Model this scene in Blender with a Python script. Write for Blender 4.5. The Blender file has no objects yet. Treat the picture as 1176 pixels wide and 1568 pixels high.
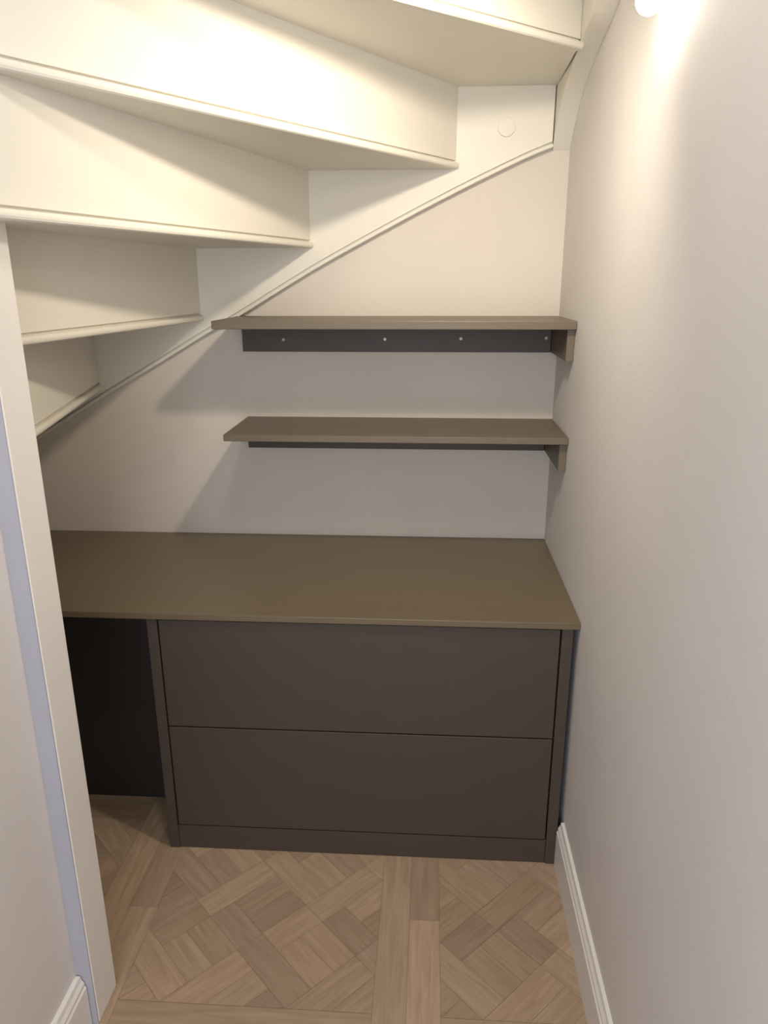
import bpy, bmesh, math, random
from mathutils import Vector, Matrix
random.seed(7)
C=bpy.context.collection
bpy.context.scene.view_settings.view_transform='Standard'

# ---------------------------------------------------------------- materials
def new_mat(name):
    m=bpy.data.materials.new(name);m.use_nodes=True
    nt=m.node_tree;b=nt.nodes['Principled BSDF'];return m,nt,b
def paint(name,col,rough=.6,bump=.05,scale=220,var=.03):
    m,nt,b=new_mat(name)
    b.inputs['Roughness'].default_value=rough
    b.inputs['Specular IOR Level'].default_value=.35
    tc=nt.nodes.new('ShaderNodeTexCoord')
    n=nt.nodes.new('ShaderNodeTexNoise');n.inputs['Scale'].default_value=scale;n.inputs['Detail'].default_value=3
    nt.links.new(tc.outputs['Object'],n.inputs['Vector'])
    bp=nt.nodes.new('ShaderNodeBump');bp.inputs['Strength'].default_value=bump;bp.inputs['Distance'].default_value=.002
    nt.links.new(n.outputs['Fac'],bp.inputs['Height']);nt.links.new(bp.outputs[0],b.inputs['Normal'])
    n2=nt.nodes.new('ShaderNodeTexNoise');n2.inputs['Scale'].default_value=4;n2.inputs['Detail'].default_value=2
    nt.links.new(tc.outputs['Object'],n2.inputs['Vector'])
    r=nt.nodes.new('ShaderNodeValToRGB')
    r.color_ramp.elements[0].position=.3;r.color_ramp.elements[1].position=.7
    r.color_ramp.elements[0].color=(*[c*(1-var) for c in col],1);r.color_ramp.elements[1].color=(*[min(1,c*(1+var)) for c in col],1)
    nt.links.new(n2.outputs['Fac'],r.inputs[0]);nt.links.new(r.outputs[0],b.inputs['Base Color'])
    return m
def veneer(name,c1,c2,rough=.42,axis=0,spec=.5):
    m,nt,b=new_mat(name)
    b.inputs['Roughness'].default_value=rough;b.inputs['Specular IOR Level'].default_value=spec
    tc=nt.nodes.new('ShaderNodeTexCoord');mp=nt.nodes.new('ShaderNodeMapping')
    s=[160,160,160];s[axis]=6;mp.inputs['Scale'].default_value=s
    nt.links.new(tc.outputs['Object'],mp.inputs['Vector'])
    n=nt.nodes.new('ShaderNodeTexNoise');n.inputs['Scale'].default_value=1.6;n.inputs['Detail'].default_value=5;n.inputs['Distortion'].default_value=.4
    nt.links.new(mp.outputs[0],n.inputs['Vector'])
    r=nt.nodes.new('ShaderNodeValToRGB')
    r.color_ramp.elements[0].position=.3;r.color_ramp.elements[1].position=.72
    r.color_ramp.elements[0].color=(*c1,1);r.color_ramp.elements[1].color=(*c2,1)
    nt.links.new(n.outputs['Fac'],r.inputs[0]);nt.links.new(r.outputs[0],b.inputs['Base Color'])
    bp=nt.nodes.new('ShaderNodeBump');bp.inputs['Strength'].default_value=.03;bp.inputs['Distance'].default_value=.0006
    nt.links.new(n.outputs['Fac'],bp.inputs['Height']);nt.links.new(bp.outputs[0],b.inputs['Normal'])
    return m
M_wall=paint('wall_paint',(.72,.69,.67),.75,.25,130,.02)
M_back=paint('back_wall_paint',(.68,.625,.55),.8,.05,160,.02)
M_cream=paint('stair_paint',(.79,.755,.66),.5,.06,60,.015)
M_white=paint('trim_paint',(.84,.81,.77),.4,.05,60,.01)
M_ret=paint('casing_side_bluegrey',(.45,.45,.50),.45,.1,60,.02)  # darker, bluer tone than the rest of the trim
M_ceil=paint('ceiling_paint',(.78,.77,.74),.8,.1,160,.01)
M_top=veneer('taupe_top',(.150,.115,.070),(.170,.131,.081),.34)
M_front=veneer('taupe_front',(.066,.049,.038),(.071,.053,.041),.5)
M_shelf=veneer('taupe_shelf',(.138,.107,.070),(.158,.123,.081),.42)
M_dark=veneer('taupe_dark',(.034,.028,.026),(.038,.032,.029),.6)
m,nt,b=new_mat('screw_metal');b.inputs['Metallic'].default_value=1;b.inputs['Roughness'].default_value=.4;b.inputs['Base Color'].default_value=(.25,.23,.21,1);M_metal=m
m,nt,b=new_mat('bulb_glow');b.inputs['Base Color'].default_value=(1,1,1,1);b.inputs['Emission Color'].default_value=(1,.90,.76,1);b.inputs['Emission Strength'].default_value=60;M_bulb=m
m,nt,b=new_mat('oak_parquet');M_oak=m
b.inputs['Roughness'].default_value=.5;b.inputs['Specular IOR Level'].default_value=.35
uv=nt.nodes.new('ShaderNodeUVMap');uv.uv_map='UVMap'
mp=nt.nodes.new('ShaderNodeMapping');mp.inputs['Scale'].default_value=(5,60,1);nt.links.new(uv.outputs[0],mp.inputs[0])
n=nt.nodes.new('ShaderNodeTexNoise');n.inputs['Scale'].default_value=1.3;n.inputs['Detail'].default_value=6;n.inputs['Distortion'].default_value=.8
nt.links.new(mp.outputs[0],n.inputs['Vector'])
r=nt.nodes.new('ShaderNodeValToRGB');r.color_ramp.elements[0].position=.28;r.color_ramp.elements[1].position=.68
r.color_ramp.elements[0].color=(.355,.248,.163,1);r.color_ramp.elements[1].color=(.45,.328,.225,1)
nt.links.new(n.outputs['Fac'],r.inputs[0])
at=nt.nodes.new('ShaderNodeAttribute');at.attribute_name='tone'
mx=nt.nodes.new('ShaderNodeMix');mx.data_type='RGBA';mx.blend_type='MULTIPLY';mx.inputs[0].default_value=1
nt.links.new(r.outputs[0],mx.inputs[6]);nt.links.new(at.outputs['Color'],mx.inputs[7]);nt.links.new(mx.outputs[2],b.inputs['Base Color'])
bp=nt.nodes.new('ShaderNodeBump');bp.inputs['Strength'].default_value=.1;bp.inputs['Distance'].default_value=.001
nt.links.new(n.outputs['Fac'],bp.inputs['Height']);nt.links.new(bp.outputs[0],b.inputs['Normal'])

# ---------------------------------------------------------------- helpers
def link(name,me,mat,parent=None,bev=0,seg=2):
    o=bpy.data.objects.new(name,me);C.objects.link(o)
    if mat: me.materials.append(mat)
    if parent: o.parent=parent
    if bev:
        md=o.modifiers.new('bevel','BEVEL');md.width=bev;md.segments=seg;md.limit_method='ANGLE';md.angle_limit=.6
    return o
def empty(name,loc=(0,0,0)):
    e=bpy.data.objects.new(name,None);C.objects.link(e);return e
def box(name,x0,x1,y0,y1,z0,z1,mat,parent=None,bev=0):
    bm=bmesh.new()
    v=[bm.verts.new((x,y,z)) for x in (x0,x1) for y in (y0,y1) for z in (z0,z1)]
    for f in ((0,1,3,2),(4,6,7,5),(0,4,5,1),(2,3,7,6),(0,2,6,4),(1,5,7,3)): bm.faces.new([v[i] for i in f])
    bmesh.ops.recalc_face_normals(bm,faces=bm.faces)
    me=bpy.data.meshes.new(name);bm.to_mesh(me);bm.free()
    return link(name,me,mat,parent,bev)
def prism(name,poly,vec,mat,parent=None,bev=0):
    bm=bmesh.new();vec=Vector(vec)
    a=[bm.verts.new(p) for p in poly];c=[bm.verts.new(Vector(p)+vec) for p in poly];k=len(a)
    bm.faces.new(a);bm.faces.new(c[::-1])
    for i in range(k): bm.faces.new((a[i],c[i],c[(i+1)%k],a[(i+1)%k]))
    bmesh.ops.recalc_face_normals(bm,faces=bm.faces)
    me=bpy.data.meshes.new(name);bm.to_mesh(me);bm.free()
    return link(name,me,mat,parent,bev)
def cyl(name,p,axis,r,h,mat,parent=None,bev=0,seg=32):
    bm=bmesh.new();bmesh.ops.create_cone(bm,cap_ends=True,segments=seg,radius1=r,radius2=r,depth=h)
    rot=Vector((0,0,1)).rotation_difference(Vector(axis)).to_matrix().to_4x4()
    bm.transform(Matrix.Translation(p)@rot)
    me=bpy.data.meshes.new(name);bm.to_mesh(me);bm.free()
    return link(name,me,mat,parent,bev)

XW,YB,YD=.382,2.314,1.683
# ---------------------------------------------------------------- room shell
box('wall_right',XW,XW+.1,-1.6,YB+.1,0,2.7,M_wall)
box('wall_back',-1.7,XW,YB,YB+.1,0,2.7,M_back)
box('wall_left',-.834,-.734,-1.6,1.164,0,2.5,M_wall)
box('wall_far_left',-1.7,-1.6,1.16,YB,0,2.7,M_wall)
box('wall_partition',-1.6,-.834,1.064,1.164,0,2.5,M_wall)
box('ceiling',-.734,XW,-1.6,1.16,2.5,2.6,M_ceil)

# ---------------------------------------------------------------- floor
def clip(poly,x0,x1,y0,y1):
    for ax,val,sgn in ((0,x0,1),(0,x1,-1),(1,y0,1),(1,y1,-1)):
        out=[]
        for i in range(len(poly)):
            a=poly[i];c=poly[(i+1)%len(poly)]
            da=sgn*(a[ax]-val);dc=sgn*(c[ax]-val)
            if da>=0: out.append(a)
            if (da>0 and dc<0) or (da<0 and dc>0):
                t=da/(da-dc);out.append((a[0]+(c[0]-a[0])*t,a[1]+(c[1]-a[1])*t))
        poly=out
        if len(poly)<3: return []
    return poly
planks=[]
def tone():
    t=random.gauss(1.0,.08);w=random.uniform(-.025,.025);t=max(.82,min(1.15,t))
    return (t*(1+w),t,t*(1-w))
G=.00035
def rect(x0,x1,y0,y1,ang,clipr):
    planks.append((clip([(x0+G,y0+G),(x1-G,y0+G),(x1-G,y1-G),(x0+G,y1-G)],*clipr),ang))
FX0,FX1,FY0,FY1=-1.6,XW,-1.6,YB
BX0,BW,PER=-.107,.152,.728
BY0=1.071
full=(FX0,FX1,FY0,FY1)
def cl(c): return (max(c[0],FX0),min(c[1],FX1),max(c[2],FY0),min(c[3],FY1))
for i in range(-4,3):
    bx=BX0+i*PER
    if not (bx>FX1 or bx+BW<FX0):
        for k in range(2):
            for j in range(-5,4):
                y=BY0+.08+j*PER+k*.33
                rect(bx+k*BW/2,bx+(k+1)*BW/2,y,y+PER,90,cl(full))
    for j in range(-5,4):
        by=BY0+j*PER
        px0,px1=bx+BW,bx+PER
        for k in range(2):
            rect(px0,px1,by+k*BW/2,by+(k+1)*BW/2,0,cl(full))
        py0,py1=by+BW,by+PER
        cx,cy=(px0+px1)/2,(py0+py1)/2
        reg=cl((px0+G,px1-G,py0+G,py1-G))
        if reg[0]>=reg[1] or reg[2]>=reg[3]: continue
        side=px1-px0;lp=side/2/math.sqrt(2)*1.0;sw=.072;bl=lp-sw
        R=lambda x,y:(cx+(x-y)*.70710678,cy+(x+y)*.70710678)
        def dr(x0,x1,y0,y1,ang):
            p=clip([R(x0+G,y0+G),R(x1-G,y0+G),R(x1-G,y1-G),R(x0+G,y1-G)],*reg)
            if p: planks.append((p,ang))
        for a in range(-3,4):
            for c in range(-3,4):
                x=a*lp-bl/2;y=c*lp-bl/2
                if (a+c)%2==0:
                    dr(x,x+bl,y,y+bl/2,45);dr(x,x+bl,y+bl/2,y+bl,45)
                else:
                    dr(x,x+bl/2,y,y+bl,135);dr(x+bl/2,x+bl,y,y+bl,135)
                if (a+c)%2==0:
                    dr(x-sw,x+bl,y+bl,y+bl+sw,45)
                    dr(x+bl,x+bl+sw,y,y+bl+sw,135)
                else:
                    dr(x,x+bl,y+bl,y+bl+sw,45)
                    dr(x+bl,x+bl+sw,y,y+bl,135)
bm=bmesh.new();uvl=bm.loops.layers.uv.new('UVMap');cll=bm.loops.layers.float_color.new('tone')
for k,(p,ang) in enumerate(planks):
    if len(p)<3: continue
    try: f=bm.faces.new([bm.verts.new((x,y,0)) for x,y in p])
    except Exception: continue
    a=math.radians(ang);ca,sa=math.cos(a),math.sin(a);ox,oy=random.uniform(0,30),random.uniform(0,30);tn=tone()
    f.normal_update()
    for lo in f.loops:
        x,y=lo.vert.co.x,lo.vert.co.y
        lo[uvl].uv=(x*ca+y*sa+ox,-x*sa+y*ca+oy);lo[cll]=(*tn,1)
    if f.normal.z<0: f.normal_flip()
q=[bm.verts.new(v) for v in ((FX0,FY0,-.0012),(FX1,FY0,-.0012),(FX1,FY1,-.0012),(FX0,FY1,-.0012))]
f=bm.faces.new(q)
for lo in f.loops: lo[uvl].uv=(0,0);lo[cll]=(.5,.45,.4,1)
me=bpy.data.meshes.new('floor');bm.to_mesh(me);bm.free();link('floor',me,M_oak)

# ---------------------------------------------------------------- skirting
def skirting(name,xwall,sx,y0,y1,h,t):
    prof=[(0,0),(t,0),(t,h-.03),(t-.003,h-.026),(t-.003,h-.018),(t-.008,h-.010),(t-.010,h),(0,h)]
    prism(name,[(xwall+sx*a,y0,z) for a,z in prof],(0,y1-y0,0),M_white)
skirting('baseboard_right',XW,-1,-1.6,1.688,.142,.018)
skirting('baseboard_left',-.734,1,-1.6,1.161,.138,.020)

# ---------------------------------------------------------------- staircase
st=empty('winder_staircase')
YS=2.289;XS=.332
box('newel_post',-.80,-.70,1.1665,1.258,0,2.5,M_white,st,.003)
box('newel_return',-.735,-.7015,1.1635,1.168,0,2.5,M_ret,st)  # thin sheet giving the post's hall-facing side the blue-grey tone
L=[((-1.42,YS),(-.80,1.27)),((-1.045,YS),(-.795,1.24)),((-.702,YS),(-.79,1.235)),((-.358,YS),(-.662,1.215)),((.063,YS),(-.660,1.185)),((XS,1.967),(-.655,1.155)),((XS,1.25),(-.65,1.12))]
Z=[1.012,1.224,1.434,1.642,1.850,2.056,2.266,2.476]
def linedat(k):
    a=Vector((*L[k][0],0));c=Vector((*L[k][1],0));d=(a-c).normalized()
    return a,c,Vector((-d.y,d.x,0))
NOSE=[(-.012,-.0005),(.005,-.0005),(.0085,.002),(.010,.006),(.010,.010),(.0085,.014),(.005,.016),(-.006,.0165),(-.006,.0215),(-.012,.0215)]
for k in range(len(L)):
    a,c,nrm=linedat(k)
    if k>=3:
        c=c+(c-a).normalized()*.05
    z0,z1=Z[k],Z[k+1]
    poly=[c,a,a+nrm*.02,c+nrm*.02]
    prism('riser_%d'%(k+1),[(p.x,p.y,z0+.0215) for p in poly],(0,0,z1-z0-.02),M_cream,st,.001)
    prism('tread_nose_%d'%(k+1),[(c-nrm*o)+Vector((0,0,z0+z)) for o,z in NOSE],a-c,M_cream,st)
for k in range(1,len(L)):
    a0,c0,n0=linedat(k-1);a1,c1,n1=linedat(k)
    pts=[c0+n0*.008,a0+n0*.008]
    if k==5: pts.append(Vector((XS,YS,0)))
    pts+=[a1+n1*.011,c1+n1*.011]
    prism('tread_%d'%k,[(p.x,p.y,Z[k]) for p in pts],(0,0,.038),M_cream,st)
low=[(-1.6,.86),(-1.272,1.061),(-1.056,1.190),(-.854,1.303),(-.670,1.407),(-.593,1.444),(-.352,1.582),(-.119,1.702),(.068,1.793),(.248,1.874),(.332,1.906)]
def cr(P,n=6):
    out=[]
    for i in range(len(P)-1):
        p0=P[max(i-1,0)];p1=P[i];p2=P[i+1];p3=P[min(i+2,len(P)-1)]
        for k in range(n):
            t=k/n
            out.append(tuple(.5*((2*b)+(-a+c)*t+(2*a-5*b+4*c-d)*t*t+(-a+3*b-3*c+d)*t**3) for a,b,c,d in zip(p0,p1,p2,p3)))
    out.append(P[-1]);return out
lowc=cr(low,4)
top=[(x,z+.42) for x,z in lowc]
def strip_solid(name,lo,hi,fn,thick,mat,parent,bev=.0015):
    bm=bmesh.new();T=Vector(thick);n=len(lo)
    A=[bm.verts.new(fn(*p)) for p in lo];B=[bm.verts.new(fn(*p)) for p in hi]
    A2=[bm.verts.new(Vector(fn(*p))+T) for p in lo];B2=[bm.verts.new(Vector(fn(*p))+T) for p in hi]
    for i in range(n-1):
        bm.faces.new((A[i],A[i+1],B[i+1],B[i]));bm.faces.new((A2[i],B2[i],B2[i+1],A2[i+1]))
        bm.faces.new((A[i],A2[i],A2[i+1],A[i+1]));bm.faces.new((B[i],B[i+1],B2[i+1],B2[i]))
    bm.faces.new((A[0],B[0],B2[0],A2[0]));bm.faces.new((A[-1],A2[-1],B2[-1],B[-1]))
    bmesh.ops.recalc_face_normals(bm,faces=bm.faces)
    me=bpy.data.meshes.new(name);bm.to_mesh(me);bm.free();return link(name,me,mat,parent,bev)
def offs(P,d):
    out=[]
    for i,p in enumerate(P):
        a=P[max(i-1,0)];c=P[min(i+1,len(P)-1)]
        t=Vector((c[0]-a[0],c[1]-a[1])).normalized();out.append((p[0]-t.y*d,p[1]+t.x*d))
    return out
strip_solid('string_wall_board',offs(lowc,.011),top,lambda x,z:(x,YS,z),(0,YB-YS,0),M_cream,st,.001)
strip_solid('string_wall_groove',offs(lowc,.005),offs(lowc,.012),lambda x,z:(x,YS+.008,z),(0,YB-YS-.008,0),M_cream,st,0)
strip_solid('string_wall_bead',offs(lowc,-.003),offs(lowc,.007),lambda x,z:(x,YS-.003,z),(0,YB-YS+.003,0),M_cream,st,.003)
sl=[(2.314,1.897),(2.24,1.965),(2.158,2.014),(2.044,2.052),(1.95,2.074),(1.81,2.108),(1.5,2.26),(1.17,2.42)]
slc=cr(sl,5)
strip_solid('string_side_board',slc,[(y,max(z+.4,2.5)) for y,z in slc],lambda y,z:(XS,y,z),(XW-XS,0,0),M_cream,st)
cyl('cover_cap',(.200,YS-.0015,1.954),(0,1,0),.024,.007,M_cream,st,.001)

# ---------------------------------------------------------------- desk
dk=empty('built_in_desk')
box('desk_top',-1.45,XW-.001,YD,YB-.001,.722,.7394,M_top,dk,.0015)
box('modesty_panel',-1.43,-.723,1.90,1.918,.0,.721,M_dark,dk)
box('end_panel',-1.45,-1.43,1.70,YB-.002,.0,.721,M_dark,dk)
cb=empty('drawer_cabinet')
yc=YD+.008
cxL,cxR=-.722,.3665
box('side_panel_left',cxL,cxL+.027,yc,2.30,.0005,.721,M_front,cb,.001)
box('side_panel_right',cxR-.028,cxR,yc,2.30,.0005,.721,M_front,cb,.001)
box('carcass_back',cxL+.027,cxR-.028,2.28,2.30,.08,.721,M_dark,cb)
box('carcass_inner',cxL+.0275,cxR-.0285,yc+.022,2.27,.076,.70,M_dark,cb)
fx0,fx1=cxL+.0310,cxR-.0320
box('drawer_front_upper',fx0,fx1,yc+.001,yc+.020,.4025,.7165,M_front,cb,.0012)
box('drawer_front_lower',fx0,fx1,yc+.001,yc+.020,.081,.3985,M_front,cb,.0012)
box('plinth',cxL+.0275,cxR-.0285,yc+.003,yc+.021,.0005,.0765,M_front,cb,.001)

# ---------------------------------------------------------------- shelves
def shelf(name,xl,zt,th,zb):
    e=empty(name)
    box('board',xl,XW-.001,2.0152,YB-.001,zt-th,zt,M_shelf,e,.0015)
    box('wall_batten',-.580,XW-.022,2.296,YB-.001,zb,zt-th-.0003,M_front,e,.001)
    box('side_bracket',XW-.021,XW-.001,2.035,YB-.001,zb,zt-th-.0003,M_shelf,e,.001)
    for i,(x,dz) in enumerate(((-.452,.036),(-.14,.038),(.09,.040),(.345,.042))):
        cyl('screw_%d'%i,(x,2.2955,zb+dz),(0,1,0),.0045,.003,M_metal,e,0,16)
shelf('wall_shelf',-.580,1.1365,.019,1.038)
shelf('wall_shelf',-.592,1.447,.022,1.341)

# ---------------------------------------------------------------- lamp on the wall
lp_=empty('wall_lamp')
lx,ly,lz=.340,1.392,1.976
cyl('wall_plate',(XW-.006,ly,lz+.045),(1,0,0),.028,.012,M_white,lp_,.002)
cyl('arm',(XW-.024,ly,lz+.045),(1,0,0),.006,.036,M_white,lp_)
cyl('socket',(lx,ly,lz+.038),(0,0,1),.016,.034,M_white,lp_,.002)
bm=bmesh.new();bmesh.ops.create_uvsphere(bm,u_segments=20,v_segments=12,radius=.022)
for f in bm.faces: f.smooth=True
bm.transform(Matrix.Translation((lx,ly,lz)))
me=bpy.data.meshes.new('bulb');bm.to_mesh(me);bm.free();link('bulb',me,M_bulb,lp_)

# ---------------------------------------------------------------- lights
def area(name,loc,rot,sx,sy,power,col):
    l=bpy.data.lights.new(name,'AREA');l.shape='RECTANGLE';l.size=sx;l.size_y=sy;l.energy=power;l.color=col
    o=bpy.data.objects.new(name,l);C.objects.link(o);o.location=loc;o.rotation_euler=rot
area('daylight_from_hall',(-.15,-1.5,1.35),(math.radians(90),0,0),1.0,2.0,29,(.86,.90,1.0))
area('overhead_fill',(-.15,.75,2.48),(0,0,0),.16,.16,5,(1,.93,.82))  # added fill above the corridor, out of view, no fixture behind it
l=bpy.data.lights.new('stair_spotlight','SPOT');l.energy=33;l.color=(1,.88,.70);l.shadow_soft_size=.035;l.spot_size=math.radians(140);l.spot_blend=1
o=bpy.data.objects.new('stair_spotlight',l);C.objects.link(o);o.location=(.11,1.28,2.12)
o.rotation_euler=(Vector((-.25,2.0,1.25))-o.location).to_track_quat('-Z','Y').to_euler()
w=bpy.data.worlds.new('World');bpy.context.scene.world=w;w.use_nodes=True
w.node_tree.nodes['Background'].inputs[0].default_value=(.86,.9,1,1);w.node_tree.nodes['Background'].inputs[1].default_value=.5

# ---------------------------------------------------------------- camera
th,ps,ro=.3041,.0627,-.0028
ct,s_=math.cos(th),math.sin(th);cp,sp=math.cos(ps),math.sin(ps)
F=Vector((-sp*ct,cp*ct,-s_));R0=Vector((cp,sp,0));U0=R0.cross(F)
Rv=R0*math.cos(ro)+U0*math.sin(ro);Uv=-R0*math.sin(ro)+U0*math.cos(ro)
cam=bpy.data.cameras.new('camera');co=bpy.data.objects.new('camera',cam);C.objects.link(co)
cam.sensor_fit='HORIZONTAL';cam.sensor_width=36;cam.lens=36*1130.2/1176;cam.clip_start=.02
mtx=Matrix((Rv,Uv,-F)).transposed().to_4x4();mtx.translation=Vector((0,0,1.55));co.matrix_world=mtx
bpy.context.scene.camera=co
